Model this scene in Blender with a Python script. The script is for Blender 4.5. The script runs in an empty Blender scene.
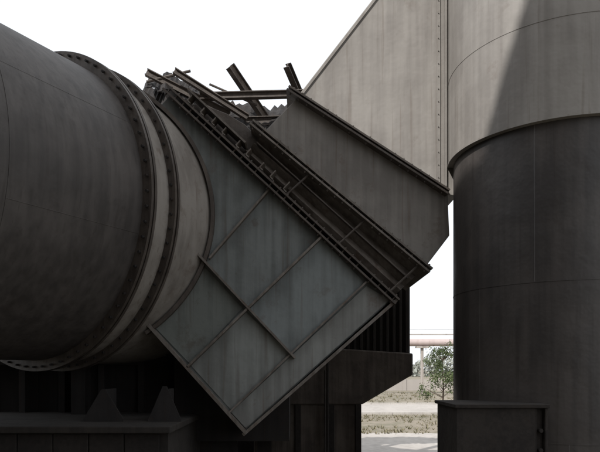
import bpy, bmesh, math, random
from mathutils import Vector, Matrix
random.seed(7)
S=bpy.context.scene
R=math.radians

# ------------------------------------------------------------ materials
def steel(name,c1,c2,rust=0.45,rustcol=(0.09,0.05,0.03),rough=0.6,scale=1.0,streak=True,bump=0.25,thr=0.56,seed=0.0,drip=0.4):
    m=bpy.data.materials.new(name); m.use_nodes=True
    nt=m.node_tree; N=nt.nodes; L=nt.links
    b=N['Principled BSDF']; b.inputs['Roughness'].default_value=rough
    tc=N.new('ShaderNodeTexCoord')
    of=N.new('ShaderNodeMapping'); of.inputs['Location'].default_value=(seed,seed*1.7,seed*.6); L.new(tc.outputs['Object'],of.inputs['Vector'])
    n1=N.new('ShaderNodeTexNoise'); n1.inputs['Scale'].default_value=0.8*scale; n1.inputs['Detail'].default_value=5; n1.inputs['Roughness'].default_value=0.6
    L.new(of.outputs[0],n1.inputs['Vector'])
    mp=N.new('ShaderNodeMapping'); mp.inputs['Scale'].default_value=(8*scale,8*scale,0.45*scale if streak else 8*scale)
    L.new(of.outputs[0],mp.inputs['Vector'])
    n2=N.new('ShaderNodeTexNoise'); n2.inputs['Scale'].default_value=1.0; n2.inputs['Detail'].default_value=4
    L.new(mp.outputs[0],n2.inputs['Vector'])
    mu=N.new('ShaderNodeMath'); mu.operation='MULTIPLY_ADD'; mu.inputs[1].default_value=0.7
    L.new(n2.outputs[0],mu.inputs[0]); L.new(n1.outputs[0],mu.inputs[2])
    r1=N.new('ShaderNodeMapRange'); r1.inputs[1].default_value=0.70; r1.inputs[2].default_value=1.0
    L.new(mu.outputs[0],r1.inputs[0])
    mx=N.new('ShaderNodeMixRGB'); mx.inputs[1].default_value=(*c1,1); mx.inputs[2].default_value=(*c2,1)
    L.new(r1.outputs[0],mx.inputs[0])
    n3=N.new('ShaderNodeTexNoise'); n3.inputs['Scale'].default_value=2.2*scale; n3.inputs['Detail'].default_value=8; n3.inputs['Roughness'].default_value=0.72
    L.new(of.outputs[0],n3.inputs['Vector'])
    r3=N.new('ShaderNodeMapRange'); r3.inputs[1].default_value=thr; r3.inputs[2].default_value=thr+0.1; r3.inputs[4].default_value=rust
    L.new(n3.outputs[0],r3.inputs[0])
    fac=r3.outputs[0]
    if streak:   # narrow run-off stains
        mp2=N.new('ShaderNodeMapping'); mp2.inputs['Scale'].default_value=(16*scale,16*scale,0.55*scale); L.new(of.outputs[0],mp2.inputs['Vector'])
        n5=N.new('ShaderNodeTexNoise'); n5.inputs['Scale'].default_value=1.0; n5.inputs['Detail'].default_value=2; L.new(mp2.outputs[0],n5.inputs['Vector'])
        r5=N.new('ShaderNodeMapRange'); r5.inputs[1].default_value=0.60; r5.inputs[2].default_value=0.72; r5.inputs[4].default_value=drip
        L.new(n5.outputs[0],r5.inputs[0])
        mxx=N.new('ShaderNodeMath'); mxx.operation='MAXIMUM'; L.new(r3.outputs[0],mxx.inputs[0]); L.new(r5.outputs[0],mxx.inputs[1]); fac=mxx.outputs[0]
    m2=N.new('ShaderNodeMixRGB'); m2.inputs[2].default_value=(*rustcol,1)
    L.new(fac,m2.inputs[0]); L.new(mx.outputs[0],m2.inputs[1])
    L.new(m2.outputs[0],b.inputs['Base Color'])
    bp=N.new('ShaderNodeBump'); bp.inputs['Strength'].default_value=bump; bp.inputs['Distance'].default_value=0.14
    L.new(n1.outputs[0],bp.inputs['Height']); L.new(bp.outputs[0],b.inputs['Normal'])
    return m
M={}
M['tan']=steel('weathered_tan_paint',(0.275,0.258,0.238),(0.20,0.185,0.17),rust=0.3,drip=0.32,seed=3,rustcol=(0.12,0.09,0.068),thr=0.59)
M['p2']=steel('grey_brown_paint',(0.225,0.21,0.193),(0.14,0.128,0.117),rust=0.42,seed=8)
M['blue']=steel('shade_blue_grey',(0.165,0.18,0.178),(0.085,0.092,0.09),rust=0.5,rustcol=(0.08,0.058,0.044),seed=12)  # bluish tint of open shade put into the base colour
M['bayl']=steel('bay_shading_green',(0.15,0.163,0.153),(0.078,0.084,0.078),rust=0.5,rustcol=(0.07,0.05,0.038),seed=41)  # the three bay colours carry painted light and shade
M['bayr']=steel('bay_shading_blue',(0.19,0.212,0.214),(0.11,0.122,0.122),rust=0.42,rustcol=(0.09,0.065,0.05),seed=52)
M['bayb']=steel('bay_shading_grey',(0.225,0.238,0.23),(0.135,0.14,0.133),rust=0.42,rustcol=(0.09,0.068,0.053),seed=63)
M['band']=steel('lit_band_grey',(0.25,0.26,0.25),(0.16,0.162,0.155),rust=0.42,seed=5)  # lit look of the edge band put into a paler base
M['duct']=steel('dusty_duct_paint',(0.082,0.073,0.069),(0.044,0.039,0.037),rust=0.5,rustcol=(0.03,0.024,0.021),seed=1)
M['elbow']=steel('sunlit_duct_tint',(0.28,0.258,0.235),(0.19,0.172,0.155),rust=0.4,seed=20)  # paler base stands in for sunlight on the connecting shell
M['flange']=steel('rusty_flange',(0.09,0.074,0.063),(0.05,0.04,0.034),rust=0.7,rustcol=(0.05,0.032,0.022),scale=2)
M['lightflange']=steel('worn_flange_edge',(0.18,0.16,0.143),(0.095,0.08,0.068),rust=0.55,scale=2)
M['dark']=steel('sooty_steel',(0.022,0.019,0.018),(0.012,0.010,0.010),rust=0.4,rustcol=(0.035,0.02,0.013),rough=0.85)
M['stacklow']=steel('stack_shade_brown',(0.064,0.056,0.052),(0.034,0.030,0.029),rust=0.4,rustcol=(0.025,0.019,0.016),rough=0.5,seed=30)  # shade on the lower stack put into a darker base
M['conc']=steel('stained_concrete',(0.125,0.104,0.088),(0.065,0.052,0.045),rust=0.4,rustcol=(0.03,0.025,0.02),rough=0.9,scale=1.5)
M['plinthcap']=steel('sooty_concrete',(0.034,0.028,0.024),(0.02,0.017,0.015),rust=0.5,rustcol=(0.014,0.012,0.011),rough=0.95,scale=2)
M['brickdark']=steel('dark_masonry',(0.028,0.023,0.02),(0.016,0.013,0.012),rust=0.5,rustcol=(0.026,0.019,0.015),rough=0.95,scale=2,streak=False)  # near-black base, shared by backdrop, plinth, posts and chamber
M['ground']=steel('dry_earth',(0.24,0.205,0.16),(0.17,0.15,0.11),rust=0.5,rustcol=(0.11,0.11,0.065),rough=1,scale=0.35,streak=False,thr=0.5)
M['road']=steel('pale_concrete_road',(0.42,0.39,0.36),(0.33,0.305,0.28),rust=0.35,rustcol=(0.21,0.19,0.16),rough=0.95,scale=0.6,streak=False)
M['kerb']=steel('kerb_concrete',(0.42,0.40,0.37),(0.35,0.33,0.31),rust=0.2,rough=0.95)
M['pipe']=steel('faded_red_pipe',(0.42,0.35,0.335),(0.37,0.30,0.29),rust=0.2,rustcol=(0.27,0.2,0.18),scale=0.3)
M['bark']=steel('bark',(0.10,0.075,0.055),(0.06,0.045,0.035),rust=0.3,rough=1,scale=6)
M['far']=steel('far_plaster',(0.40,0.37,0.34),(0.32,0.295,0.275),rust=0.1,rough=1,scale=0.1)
def leafmat(name,a,b):
    m=bpy.data.materials.new(name); m.use_nodes=True; nt=m.node_tree
    n=nt.nodes.new('ShaderNodeTexNoise'); n.inputs['Scale'].default_value=2.2; n.inputs['Detail'].default_value=2
    tc=nt.nodes.new('ShaderNodeTexCoord'); nt.links.new(tc.outputs['Object'],n.inputs['Vector'])
    r=nt.nodes.new('ShaderNodeMapRange'); r.inputs[1].default_value=0.35; r.inputs[2].default_value=0.65
    nt.links.new(n.outputs[0],r.inputs[0])
    x=nt.nodes.new('ShaderNodeMixRGB'); x.inputs[1].default_value=(*a,1); x.inputs[2].default_value=(*b,1)
    nt.links.new(r.outputs[0],x.inputs[0]); bs=nt.nodes['Principled BSDF']
    nt.links.new(x.outputs[0],bs.inputs['Base Color']); bs.inputs['Roughness'].default_value=0.9
    bs.inputs['Specular IOR Level'].default_value=0.1
    return m
M['leaf']=leafmat('leaves',(0.055,0.08,0.035),(0.11,0.135,0.065))
M['farleaf']=leafmat('hazed_leaves',(0.28,0.30,0.27),(0.35,0.36,0.33))  # pale aerial haze mixed into the leaf colour
M['grass']=leafmat('dry_grass',(0.14,0.13,0.08),(0.22,0.195,0.13))

# ------------------------------------------------------------ helpers
def empty(name):
    e=bpy.data.objects.new(name,None); S.collection.objects.link(e); return e
def obj(name,bm,mat,parent=None,smooth=False,bevel=0.0):
    bmesh.ops.recalc_face_normals(bm,faces=bm.faces)
    me=bpy.data.meshes.new(name); bm.to_mesh(me); bm.free()
    o=bpy.data.objects.new(name,me); S.collection.objects.link(o)
    me.materials.append(mat)
    if smooth:
        for p in me.polygons: p.use_smooth=True
        md=o.modifiers.new('es','EDGE_SPLIT'); md.split_angle=R(35)
    if bevel>0:
        md=o.modifiers.new('bv','BEVEL'); md.width=bevel; md.segments=2; md.limit_method='ANGLE'
    if parent: o.parent=parent
    return o
def prism(bm,pts,y0,y1):
    a=[bm.verts.new((x,y0,z)) for x,z in pts]; b=[bm.verts.new((x,y1,z)) for x,z in pts]
    n=len(pts); bm.faces.new(a); bm.faces.new(b[::-1])
    for i in range(n): bm.faces.new((a[i],a[(i+1)%n],b[(i+1)%n],b[i]))
def bar(bm,p,q,w,y0,y1):
    p=Vector(p);q=Vector(q);d=(q-p).normalized();n=Vector((-d.y,d.x))*w/2
    prism(bm,[tuple(p+n),tuple(q+n),tuple(q-n),tuple(p-n)],y0,y1)
def box(bm,x0,x1,y0,y1,z0,z1): prism(bm,[(x0,z0),(x1,z0),(x1,z1),(x0,z1)],y0,y1)
def frame3(d,up=Vector((0,0,1))):
    d=d.normalized()
    if abs(d.dot(up))>0.98: up=Vector((0,1,0))
    s=d.cross(up).normalized(); u=s.cross(d); return d,s,u
def rod(bm,p,q,r,n=8,r2=None):
    p=Vector(p);q=Vector(q);d,s,u=frame3(q-p); r2=r if r2 is None else r2
    A=[bm.verts.new(p+(s*math.cos(i*2*math.pi/n)+u*math.sin(i*2*math.pi/n))*r) for i in range(n)]
    B=[bm.verts.new(q+(s*math.cos(i*2*math.pi/n)+u*math.sin(i*2*math.pi/n))*r2) for i in range(n)]
    for i in range(n): bm.faces.new((A[i],A[(i+1)%n],B[(i+1)%n],B[i]))
    bm.faces.new(A[::-1]); bm.faces.new(B)
def ibeam(bm,p,q,h=0.2,w=0.14,t=0.018):
    p=Vector(p);q=Vector(q);d,s,u=frame3(q-p)
    def bx(cs,cu,ws,wu):
        vs=[]
        for e in (p,q):
            for a,b in ((-1,-1),(1,-1),(1,1),(-1,1)):
                vs.append(bm.verts.new(e+s*(cs+a*ws/2)+u*(cu+b*wu/2)))
        for f in ((0,1,2,3),(7,6,5,4),(0,4,5,1),(1,5,6,2),(2,6,7,3),(3,7,4,0)): bm.faces.new([vs[i] for i in f])
    bx(0,h/2-t/2,w,t); bx(0,-h/2+t/2,w,t); bx(0,0,t,h-2*t)
def tube(bm,c,a,prof,n=96,closed=True):
    c=Vector(c);d,s,u=frame3(Vector(a)); rings=[]
    for t,r in prof:
        rings.append([bm.verts.new(c+d*t+(s*math.cos(i*2*math.pi/n)+u*math.sin(i*2*math.pi/n))*r) for i in range(n)])
    k=len(prof); rng=range(k) if closed else range(k-1)
    for j in rng:
        A=rings[j];B=rings[(j+1)%k]
        for i in range(n): bm.faces.new((A[i],A[(i+1)%n],B[(i+1)%n],B[i]))

# ------------------------------------------------------------ horizontal duct (cylinder) with bolted rings
hd=empty('horizontal_flue_duct')
C=Vector((-4.33,10.0,4.98)); A=Vector((0.5,0.866,0))
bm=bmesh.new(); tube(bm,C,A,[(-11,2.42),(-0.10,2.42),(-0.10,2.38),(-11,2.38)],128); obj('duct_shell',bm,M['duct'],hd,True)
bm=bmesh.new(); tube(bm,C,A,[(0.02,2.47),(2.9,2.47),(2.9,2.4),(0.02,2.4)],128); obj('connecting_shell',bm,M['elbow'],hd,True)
def annulus(bm,t,th,r0,r1): tube(bm,C,A,[(t,r0),(t+th,r0),(t+th,r1),(t,r1)],128)
bm=bmesh.new(); annulus(bm,-0.10,0.045,2.3,2.60); annulus(bm,-0.03,0.045,2.3,2.60)
annulus(bm,0.40,0.04,2.3,2.60); annulus(bm,0.47,0.04,2.3,2.60)
obj('bolted_flange_rings',bm,M['flange'],hd,True)
bm=bmesh.new(); d,s,u=frame3(A)
for tt in (-0.07,0.445):
    for i in range(72):
        an=i*2*math.pi/72; rr=2.53
        p=C+d*(tt-0.075)+(s*math.cos(an)+u*math.sin(an))*rr
        rod(bm,p,p+d*0.17,0.020,6)
obj('flange_bolts',bm,M['dark'],hd)
bm=bmesh.new()
for t in (-2.2,-4.6): annulus(bm,t,0.012,2.3,2.425)
for k in range(9):
    an=k*2*math.pi/9+0.45
    p=C+(s*math.cos(an)+u*math.sin(an))*2.413
    rod(bm,p+d*(-2.2-2.4*(k%2)),p+d*(-0.1-2.1*(k%2)),0.010,6)
obj('weld_seams',bm,M['duct'],hd,True)
bm=bmesh.new()
pts=[]
RR=2.50
for i in range(41):
    an=R(-52+i*2.7); pts.append((-4.33+1.1547*RR*math.cos(an),4.98+RR*math.sin(an)))
for i in range(40): bar(bm,pts[i],pts[i+1],0.06,9.90,10.02)
obj('junction_rim',bm,M['flange'],hd)
bm=bmesh.new()
c=C+A*-4.5
for sx in (-1,1):
    p=c+Vector((0.866,-0.5,0))*sx*1.7
    z=c.z-math.sqrt(2.42**2-1.7**2)
    ibeam(bm,(p.x,p.y,0),(p.x,p.y,z+0.05),0.25,0.2,0.02)
for hh in (-1.5,-.2): 
    p=C+A*1.0+Vector((0.866,-0.5,0))*hh
    ibeam(bm,(p.x,p.y,0),(p.x,p.y,2.9),0.3,0.25,0.03)
obj('saddle_and_legs',bm,M['dark'],hd)

# ------------------------------------------------------------ inclined rectangular duct
idt=empty('inclined_rectangular_duct')
def part(name,pts,y0,y1,mat,bev=0.012):
    bm=bmesh.new(); prism(bm,pts,y0,y1); return obj(name,bm,M[mat],idt,False,bev)
part('upper_casing',[(-.05,6.95),(2.47,5.32),(2.62,5.30),(2.85,5.9),(2.85,10.7),(2.67,10.47)],10.0,12.0,'tan')
part('middle_casing',[(-.05,6.95),(2.47,5.32),(2.50,4.65),(2.08,4.10),(-.63,6.35)],10.03,11.97,'p2')
part('lower_casing',[(-2.17,6.98),(1.53,3.57),(-.9,1.4),(-2.5,3.15),(-2.7,6.4)],10.0,12.6,'blue')
part('bay_shading_west',[(-1.62,4.17),(-.96,3.43),(-1.83,2.5),(-2.45,3.15)],9.988,10.02,'bayl',0)  # overlay sheets painting tonal shading onto the lower casing bays
part('bay_shading_bottom',[(-.95,3.41),(-.13,2.65),(-1.15,1.74),(-1.81,2.47)],9.986,10.02,'bayb',0)
part('bay_shading_east',[(-.94,3.44),(-.12,2.67),(1.07,3.86),(.36,4.58)],9.987,10.02,'bayr',0)
part('edge_band_plate',[(1.10,3.80),(1.50,3.57),(-.9,1.43),(-1.15,1.70)],9.975,10.02,'band',0.005)
a0=Vector((-.66,6.33));a1=Vector((2.06,4.09));b0=Vector((-1.05,5.98));b1=Vector((1.5,3.57))
bm=bmesh.new(); K=6
prof=[10.06,10.24,10.08,10.24,10.08,10.24,10.08]
rows=[]
for k in range(K+1):
    t=k/K; rows.append((a0.lerp(b0,t),a1.lerp(b1,t),prof[k]))
for k in range(K):
    p,q,y=rows[k];p2,q2,y2=rows[k+1]
    v=[bm.verts.new((p.x,y,p.y)),bm.verts.new((q.x,y,q.y)),bm.verts.new((q2.x,y2,q2.y)),bm.verts.new((p2.x,y2,p2.y))]; bm.faces.new(v)
prism(bm,[tuple(a0),tuple(a1),tuple(b1),tuple(b0)],10.28,11.8)
obj('expansion_joint',bm,M['lightflange'],idt)
def flange(name,p,q,gap=0.05,th=0.035,y0=9.86,y1=12.1,mat='flange'):
    p=Vector(p);q=Vector(q);d=(q-p).normalized();n=Vector((-d.y,d.x))
    bm=bmesh.new()
    for k in (-1,1):
        o_=n*k*gap; bar(bm,tuple(p+o_),tuple(q+o_),th,y0,y1)
    L=(q-p).length; c=int(L/0.16)
    for i in range(c):
        if random.random()<.12: continue
        t=p+d*(0.08+i*L/c); a=t+n*(gap+0.045); b=t-n*(gap+0.045)
        rod(bm,(a.x,y0+0.06,a.y),(b.x,y0+0.06,b.y),0.014,6)
    obj(name,bm,M[mat],idt)
flange('top_flange',(-.20,7.05),(2.45,5.335),0.03,0.03)
flange('joint_flange_a',(-.80,6.49),(2.16,4.04),0.035,0.03,mat='lightflange')
flange('joint_flange_b',(-2.22,7.05),(1.60,3.52),0.045,0.03,9.82,12.7)
bm=bmesh.new()
for t in (0.3,0.64,0.97):
    p=a0.lerp(a1,t);q=b0.lerp(b1,t); rod(bm,(p.x,9.98,p.y),(q.x,9.96,q.y),0.018,8)
bar(bm,(-.72,6.20),(1.80,3.94),0.02,10.0,10.2)
obj('joint_tie_rods',bm,M['flange'],idt)
# cleats along upper part of joint_flange_b: thin upright angles
bm=bmesh.new()
p0=Vector((-1.85,6.84)); p1=Vector((-.30,5.41)); dd=(p1-p0).normalized(); nn=Vector((-dd.y,dd.x))
if nn.y<0: nn=-nn
for i in range(9):
    p=p0.lerp(p1,(i+random.uniform(-.15,.15))/8); h=random.uniform(.10,.17)
    bar(bm,tuple(p),tuple(p+nn*h),0.02,9.90,10.12)
    bar(bm,tuple(p+dd*.011),tuple(p+dd*.07),0.02,9.90,10.1)
bar(bm,(-1.85,7.04),(-.9,6.15),0.03,9.88,10.25)
obj('cleats',bm,M['lightflange'],idt)
part('transition_plate',[(-2.05,6.95),(-1.02,5.98),(-.66,6.33),(-.95,6.62),(-1.25,6.80),(-1.7,6.98)],10.3,12.0,'flange')
bm=bmesh.new()
bar(bm,(-1.70,4.33),(-.08,2.60),0.035,9.84,10.05)
bar(bm,(.36,4.60),(-1.86,2.45),0.035,9.86,10.05)
bar(bm,(1.10,3.86),(-1.17,1.70),0.03,9.90,10.05)
bar(bm,(-.50,5.40),(-1.50,4.25),0.03,9.90,10.05)
obj('stiffener_ribs',bm,M['lightflange'],idt)
bm=bmesh.new()
bar(bm,(-2.55,3.20),(-.88,1.35),0.05,9.86,12.7)
bar(bm,(1.60,3.56),(-.94,1.33),0.05,9.88,12.7)
obj('edge_flanges',bm,M['lightflange'],idt)
bm=bmesh.new()
bar(bm,(2.30,5.50),(2.30,10.0),0.06,9.97,10.02); bar(bm,(2.42,5.42),(2.42,10.2),0.035,9.95,10.02)
bar(bm,(.03,6.99),(2.62,10.34),0.04,9.975,10.02)
obj('corner_angles',bm,M['tan'],idt)
bm=bmesh.new()
for i in range(22): rod(bm,(2.30,9.955,5.6+i*0.21),(2.30,9.98,5.6+i*0.21),0.009,6)
obj('rivets',bm,M['p2'],idt)
bm=bmesh.new()
for x in (-1.9,-0.7): ibeam(bm,(x,11.8,0.0),(x,11.8,2.6),0.3,0.25,0.03)
prism(bm,[(-2.3,2.7),(-.9,1.5),(-.2,1.9),(-.2,1.1),(-2.3,1.1)],11.0,12.4)
obj('support_cradle',bm,M['dark'],idt)

# ------------------------------------------------------------ exhaust stack
st=empty('exhaust_stack'); SC=(4.16,9.58,0)
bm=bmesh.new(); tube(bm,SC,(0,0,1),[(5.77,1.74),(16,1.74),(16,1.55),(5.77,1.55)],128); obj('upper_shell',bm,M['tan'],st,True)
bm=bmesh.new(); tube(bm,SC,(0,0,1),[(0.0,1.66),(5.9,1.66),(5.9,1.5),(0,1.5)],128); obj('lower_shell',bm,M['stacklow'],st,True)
bm=bmesh.new(); 
for z in (7.1,9.6,12.2): tube(bm,SC,(0,0,1),[(z,1.7),(z+0.010,1.7),(z+0.010,1.745),(z,1.745)],128)
tube(bm,SC,(0,0,1),[(5.76,1.6),(5.79,1.6),(5.79,1.752),(5.76,1.752)],128)
obj('weld_seams',bm,M['tan'],st,True)
bm=bmesh.new()
for z in (1.4,3.6): tube(bm,SC,(0,0,1),[(z,1.6),(z+0.012,1.6),(z+0.012,1.665),(z,1.665)],128)
for an,z0,z1 in ((235,3.6,5.77),(205,1.4,3.6),(250,0,1.4)):
    x=SC[0]+1.654*math.cos(R(an));y=SC[1]+1.654*math.sin(R(an)); rod(bm,(x,y,z0),(x,y,z1),0.010,6)
obj('lower_weld_seams',bm,M['stacklow'],st,True)
bm=bmesh.new(); box(bm,2.06,3.10,7.9,9.0,0,1.90); box(bm,2.03,3.28,7.86,9.05,1.90,1.95)
box(bm,3.10,3.13,7.93,8.0,0,1.90); box(bm,3.22,3.26,7.88,8.0,0,1.90)
for i in range(6): rod(bm,(3.175,7.89,0.3+i*.26),(3.175,7.99,0.3+i*.26),0.03,8)
box(bm,3.13,3.22,7.96,8.9,0,1.90)
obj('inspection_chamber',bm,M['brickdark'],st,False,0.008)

# ------------------------------------------------------------ derelict shed roof behind duct
sr=empty('derelict_shed_roof')
bm=bmesh.new()
def sheet(bm,c,w,l,rz,tilt,roll,n=12,amp=0.012):
    m=Matrix.Translation(c)@Matrix.Rotation(rz,4,'Z')@Matrix.Rotation(tilt,4,'X')@Matrix.Rotation(roll,4,'Y')
    g=[]
    for j in range(7):
        row=[]
        for i in range(n*2+1):
            x=-w/2+w*i/(2*n); y=-l/2+l*j/6
            if j in (0,6): y+=random.uniform(-.12,.12)
            row.append(bm.verts.new(m@Vector((x,y,amp*(1 if i%2 else -1)+0.05*math.sin(j*1.1+i*.25)+0.03*math.sin(i*.7)))))
        g.append(row)
    for j in range(6):
        for i in range(n*2):
            if random.random()<0.03: continue
            bm.faces.new((g[j][i],g[j][i+1],g[j+1][i+1],g[j+1][i]))
sheet(bm,(-2.75,13.0,8.50),1.1,1.0,R(6),R(40),R(10))
sheet(bm,(-2.35,13.0,8.35),1.3,1.3,R(10),R(40),R(20))
sheet(bm,(-3.1,12.9,8.25),1.2,1.4,R(-12),R(45),R(-8))
sheet(bm,(-1.8,13.1,8.05),1.5,1.3,R(5),R(45),R(16))
sheet(bm,(-1.0,13.2,7.95),1.9,1.1,R(-4),R(50),R(2))
sheet(bm,(-2.4,13.3,7.85),2.4,1.5,R(6),R(50),R(8))
o=obj('roof_sheets',bm,M['dark'],sr)
md=o.modifiers.new('s','SOLIDIFY'); md.thickness=0.02
bm=bmesh.new()
ibeam(bm,(-1.47,12.6,8.78),(-0.62,13.3,7.75),0.17,0.13)
ibeam(bm,(-0.27,12.6,8.80),(0.12,13.3,8.2),0.16,0.13)
ibeam(bm,(-2.1,12.6,8.14),(0.1,12.6,8.20),0.14,0.13)
ibeam(bm,(-3.0,13.1,7.75),(0.1,13.1,7.85),0.2,0.13)
ibeam(bm,(-3.2,12.5,8.60),(-1.5,12.7,7.8),0.14,0.12)
ibeam(bm,(-2.60,12.4,8.58),(-1.1,12.6,7.7),0.12,0.12)
for x in (-3.0,-1.6,0.0): ibeam(bm,(x,13.15,3.0),(x,13.15,8.0),0.2,0.16)
rod(bm,(-3.2,12.5,8.4),(-2.3,12.6,8.68),0.03); rod(bm,(-1.9,12.6,8.4),(-.9,12.7,8.0),0.025)
obj('bent_steel_beams',bm,M['flange'],sr)

# ------------------------------------------------------------ added dark backdrop block and concrete foundation
bh=empty('dark_backdrop')
bm=bmesh.new(); box(bm,-14,-0.3,14.0,16.5,0,3.9); obj('block_body',bm,M['brickdark'],bh)
bm=bmesh.new(); box(bm,-14.2,-0.2,13.8,16.7,3.9,4.1); obj('backdrop_slab',bm,M['dark'],bh)
bm=bmesh.new()
for i in range(6):
    x=-12.5+i*2; box(bm,x,x+1.0,13.93,14.05,1.9,3.2)
obj('backdrop_panels',bm,M['dark'],bh)
cf=empty('concrete_foundation')
bm=bmesh.new()
box(bm,0.4,2.40,13.1,14.0,2.75,4.4)
for i in range(14):
    x=0.45+i*0.142; box(bm,x,x+0.06,13.03,13.13,2.75,4.4)
obj('ribbed_upper_wall',bm,M['plinthcap'],cf,False,0.01)
bm=bmesh.new(); prism(bm,[(-.5,2.95),(2.43,2.76),(2.43,2.30),(1.34,1.66),(-.9,1.66),(-.9,2.9)],12.9,14.2)
obj('corbelled_slab',bm,M['conc'],cf,False,0.03)
bm=bmesh.new(); box(bm,-1.0,1.30,13.0,14.1,0,1.66); obj('lower_wall',bm,M['conc'],cf,False,0.02)
bm=bmesh.new()
for x in (-.85,-.1,.62,1.20): box(bm,x,x+0.12,12.9,13.0,0,1.66)
rod(bm,(.58,12.6,0),(.58,12.6,2.9),0.03); rod(bm,(.52,12.5,0),(.52,12.5,2.4),0.018)
obj('wall_posts',bm,M['brickdark'],cf,False,0.01)

# front plinth
pl=empty('masonry_plinth')
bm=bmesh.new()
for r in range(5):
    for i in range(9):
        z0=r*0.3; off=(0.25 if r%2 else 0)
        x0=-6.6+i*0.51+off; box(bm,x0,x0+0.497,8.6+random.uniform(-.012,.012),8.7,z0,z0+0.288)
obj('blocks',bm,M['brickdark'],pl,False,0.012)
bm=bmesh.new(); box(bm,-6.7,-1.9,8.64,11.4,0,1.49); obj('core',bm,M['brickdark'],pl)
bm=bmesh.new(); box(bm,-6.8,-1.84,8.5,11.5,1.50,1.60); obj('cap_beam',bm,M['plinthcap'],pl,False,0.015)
bm=bmesh.new()
for x,w,h in ((-3.05,.62,.5),(-2.1,.5,.55)):
    prism(bm,[(x-w/2,1.602),(x+w/2,1.602),(x+w/2,1.64),(x+.03,1.6+h),(x-.03,1.6+h),(x-w/2,1.64)],9.3,9.33)
    box(bm,x-.02,x+.02,9.33,9.9,1.602,2.1)
obj('gusset_plates',bm,M['dark'],pl)
bm=bmesh.new()
box(bm,-6.5,-1.2,11.5,11.6,0.0,3.2); 
for i in range(7): ibeam(bm,(-6+i*.75,11.4,1.5),(-6+i*.75,11.4,3.3),0.15,0.12)
ibeam(bm,(-6.5,11.35,2.6),(-1.3,11.35,2.6),0.2,0.15)
obj('backing_screen',bm,M['dark'],pl)

# ------------------------------------------------------------ ground, roads
def sheetobj(name,x0,x1,y0,y1,z,mat):
    bm=bmesh.new(); vs=[bm.verts.new(v) for v in ((x0,y0,z),(x1,y0,z),(x1,y1,z),(x0,y1,z))]; bm.faces.new(vs)
    return obj(name,bm,M[mat])
sheetobj('ground',-1500,1500,-400,3000,0,'ground')
bm=bmesh.new()
far=[(x,22.6+random.uniform(-.5,.6)) for x in [i*.8 for i in range(-40,60)]]
vs=[bm.verts.new((-32,16,.004)),bm.verts.new((47.2,16,.004))]+[bm.verts.new((x,y,.004)) for x,y in far[::-1]]; bm.faces.new(vs)
obj('yard_pavement',bm,M['road'])
sheetobj('road',-300,300,32.5,42,0.004,'road')
bm=bmesh.new()
for y in (32.35,42.0):
    for i in range(60): box(bm,-60+i*2.5,-60+i*2.5+2.47,y,y+0.15,0,0.12)
obj('road_kerb',bm,M['kerb'])
bm=bmesh.new()
for i in range(2800):
    y=random.choice((random.uniform(22.4,32),random.uniform(42.5,66)))
    x=random.uniform(.1*y,.36*y)
    if math.sin(x*1.3+y*.7)+math.sin(x*.6-y*1.1)+random.gauss(0,.6)<-.3: continue
    k=abs(random.gauss(.06,.05))*(1.5 if y>42 else 1)
    a=random.uniform(0,6.28)
    for j in range(4):
        a+=1.7; dx,dy=math.cos(a)*k,math.sin(a)*k
        v=[bm.verts.new((x,y,0)),bm.verts.new((x+dy*.3,y-dx*.3,0)),bm.verts.new((x+dx,y+dy,k))]; bm.faces.new(v)
obj('dry_grass',bm,M['grass'])

# ------------------------------------------------------------ young tree
tr=empty('young_tree')
T=Vector((7.5,31.6,0))
bm=bmesh.new()
top=T+Vector((.05,0,1.3)); rod(bm,T,top,0.055,8,0.042); rod(bm,top,T+Vector((0,0,3.2)),0.042,8,0.012)
tips=[]
for i in range(24):
    z=0.9+2.1*random.random(); a=i*2.4; l=(1.0 if z<2.1 else 0.6)*random.uniform(.35,1)
    q=T+Vector((math.cos(a)*l,math.sin(a)*l,z+0.45)); rod(bm,T+Vector((0.02,0,z)),q,0.02,6,0.006); tips.append(q)
obj('trunk_and_limbs',bm,M['bark'],tr)
bm=bmesh.new()
def leaf(bm,c,s):
    a=Vector((random.gauss(0,1),random.gauss(0,1),random.gauss(0,1))).normalized(); b=a.orthogonal().normalized(); c2=a.cross(b)
    v=[bm.verts.new(c+b*s),bm.verts.new(c+c2*s*.5),bm.verts.new(c-b*s),bm.verts.new(c-c2*s*.5)]; bm.faces.new(v)
for q in tips+[T+Vector((0,0,3.4))]:
    for k in range(4):
        cc=q+Vector((random.gauss(0,.17),random.gauss(0,.17),random.gauss(0,.18)))
        for j in range(34): leaf(bm,cc+Vector((random.gauss(0,.11),random.gauss(0,.11),random.gauss(0,.1))),random.uniform(.035,.07))
obj('leaves',bm,M['leaf'],tr)

# ------------------------------------------------------------ pipeline, wires, distant things
pr=empty('overhead_pipeline')
bm=bmesh.new(); rod(bm,(-40,60,5.15),(60,60,5.15),0.36,20); obj('pipe',bm,M['pipe'],pr,True)
bm=bmesh.new()
for x in (-16,-6,4,12.2,24,34):
    ibeam(bm,(x,60,0),(x,60,4.8),0.3,0.25,.03); box(bm,x-.6,x+.6,59.6,60.4,4.6,4.78)
rod(bm,(-40,60.6,6.0),(60,60.6,6.0),0.05)
obj('trestles',bm,M['far'],pr)
ul=empty('utility_line')
bm=bmesh.new()
for x in (2,22.5): rod(bm,(x,80,0),(x,80,8.4),0.14,8,.1); box(bm,x-.9,x+.9,79.9,80.1,7.7,7.85)
for dx in (-.8,0,.8): rod(bm,(2+dx,80,7.9),(22.5+dx,80,7.8),0.025,5)
obj('poles_and_wires',bm,M['far'],ul)
bw=empty('boundary_wall')
bm=bmesh.new(); box(bm,-40,80,70,70.3,0,1.3)
for i in range(30): box(bm,-40+i*4,-39.6+i*4,69.9,70.4,0,1.5)
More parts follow.
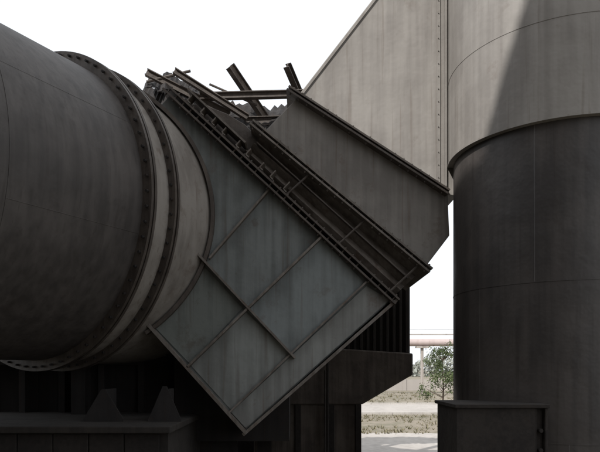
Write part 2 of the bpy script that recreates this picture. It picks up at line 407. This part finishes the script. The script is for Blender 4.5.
obj('wall_panels',bm,M['far'],bw)
bm=bmesh.new()
for i in range(9000):
    x=random.uniform(0,130); h=6.5+2*math.sin(x*.13)+1.4*math.sin(x*.41+1)+random.gauss(0,.5)
    z=random.uniform(0,1)**.7*h
    leaf(bm,Vector((x,220+random.gauss(0,3),z)),random.uniform(.4,.9))
obj('distant_treeline',bm,M['farleaf'])

# ------------------------------------------------------------ unseen block added behind the viewer, roofline shaped for its cast shadow
pb=empty('shadow_caster')
bm=bmesh.new(); prism(bm,[(-34,0),(-34,23.2),(-11.8,23.2),(-8.17,20.8),(-6.9,19.56),(-3,26),(3,26),(3,0)],-9,-4); obj('block_body',bm,M['conc'],pb)
bm=bmesh.new()
for r in range(5):
    for i in range(14):
        x=-33+i*2.6; z=1.5+r*3.6; box(bm,x,x+1.5,-4.03,-3.94,z,z+1.6)
obj('caster_panels',bm,M['dark'],pb)

# ------------------------------------------------------------ light, world, camera
w=bpy.data.worlds.new('World'); S.world=w; w.use_nodes=True; nt=w.node_tree
to=Vector((-.45,-.6,.66)).normalized()
sky=nt.nodes.new('ShaderNodeTexSky'); sky.sky_type='NISHITA'; sky.sun_disc=False
sky.sun_elevation=math.asin(to.z); sky.sun_rotation=math.atan2(to.x,to.y)
sky.dust_density=6
tc=nt.nodes.new('ShaderNodeTexCoord'); nz=nt.nodes.new('ShaderNodeTexNoise'); nz.inputs['Scale'].default_value=1.2; nz.inputs['Detail'].default_value=3
nt.links.new(tc.outputs['Generated'],nz.inputs['Vector'])
mr=nt.nodes.new('ShaderNodeMapRange'); mr.inputs[3].default_value=0.82; mr.inputs[4].default_value=0.94
nt.links.new(nz.outputs[0],mr.inputs[0])
mx=nt.nodes.new('ShaderNodeMixRGB'); mx.inputs[2].default_value=(7.5,7.75,8.05,1)
nt.links.new(mr.outputs[0],mx.inputs[0]); nt.links.new(sky.outputs[0],mx.inputs[1])
bg=nt.nodes['Background']
nt.links.new(mx.outputs[0],bg.inputs['Color']); bg.inputs['Strength'].default_value=0.15
l=bpy.data.lights.new('Sun','SUN'); l.energy=4.4; l.angle=R(.5); l.color=(1,.965,.92)
lo=bpy.data.objects.new('Sun',l); S.collection.objects.link(lo); lo.rotation_euler=to.to_track_quat('Z','Y').to_euler()
cam=bpy.data.cameras.new('Camera'); co=bpy.data.objects.new('Camera',cam); S.collection.objects.link(co)
co.location=(0,0,2.4); co.rotation_euler=(R(90),0,0); cam.lens=36; cam.sensor_width=36; cam.shift_y=0.24; cam.clip_end=6000
S.camera=co
S.view_settings.view_transform='Standard'; S.view_settings.look='None'; S.view_settings.exposure=0
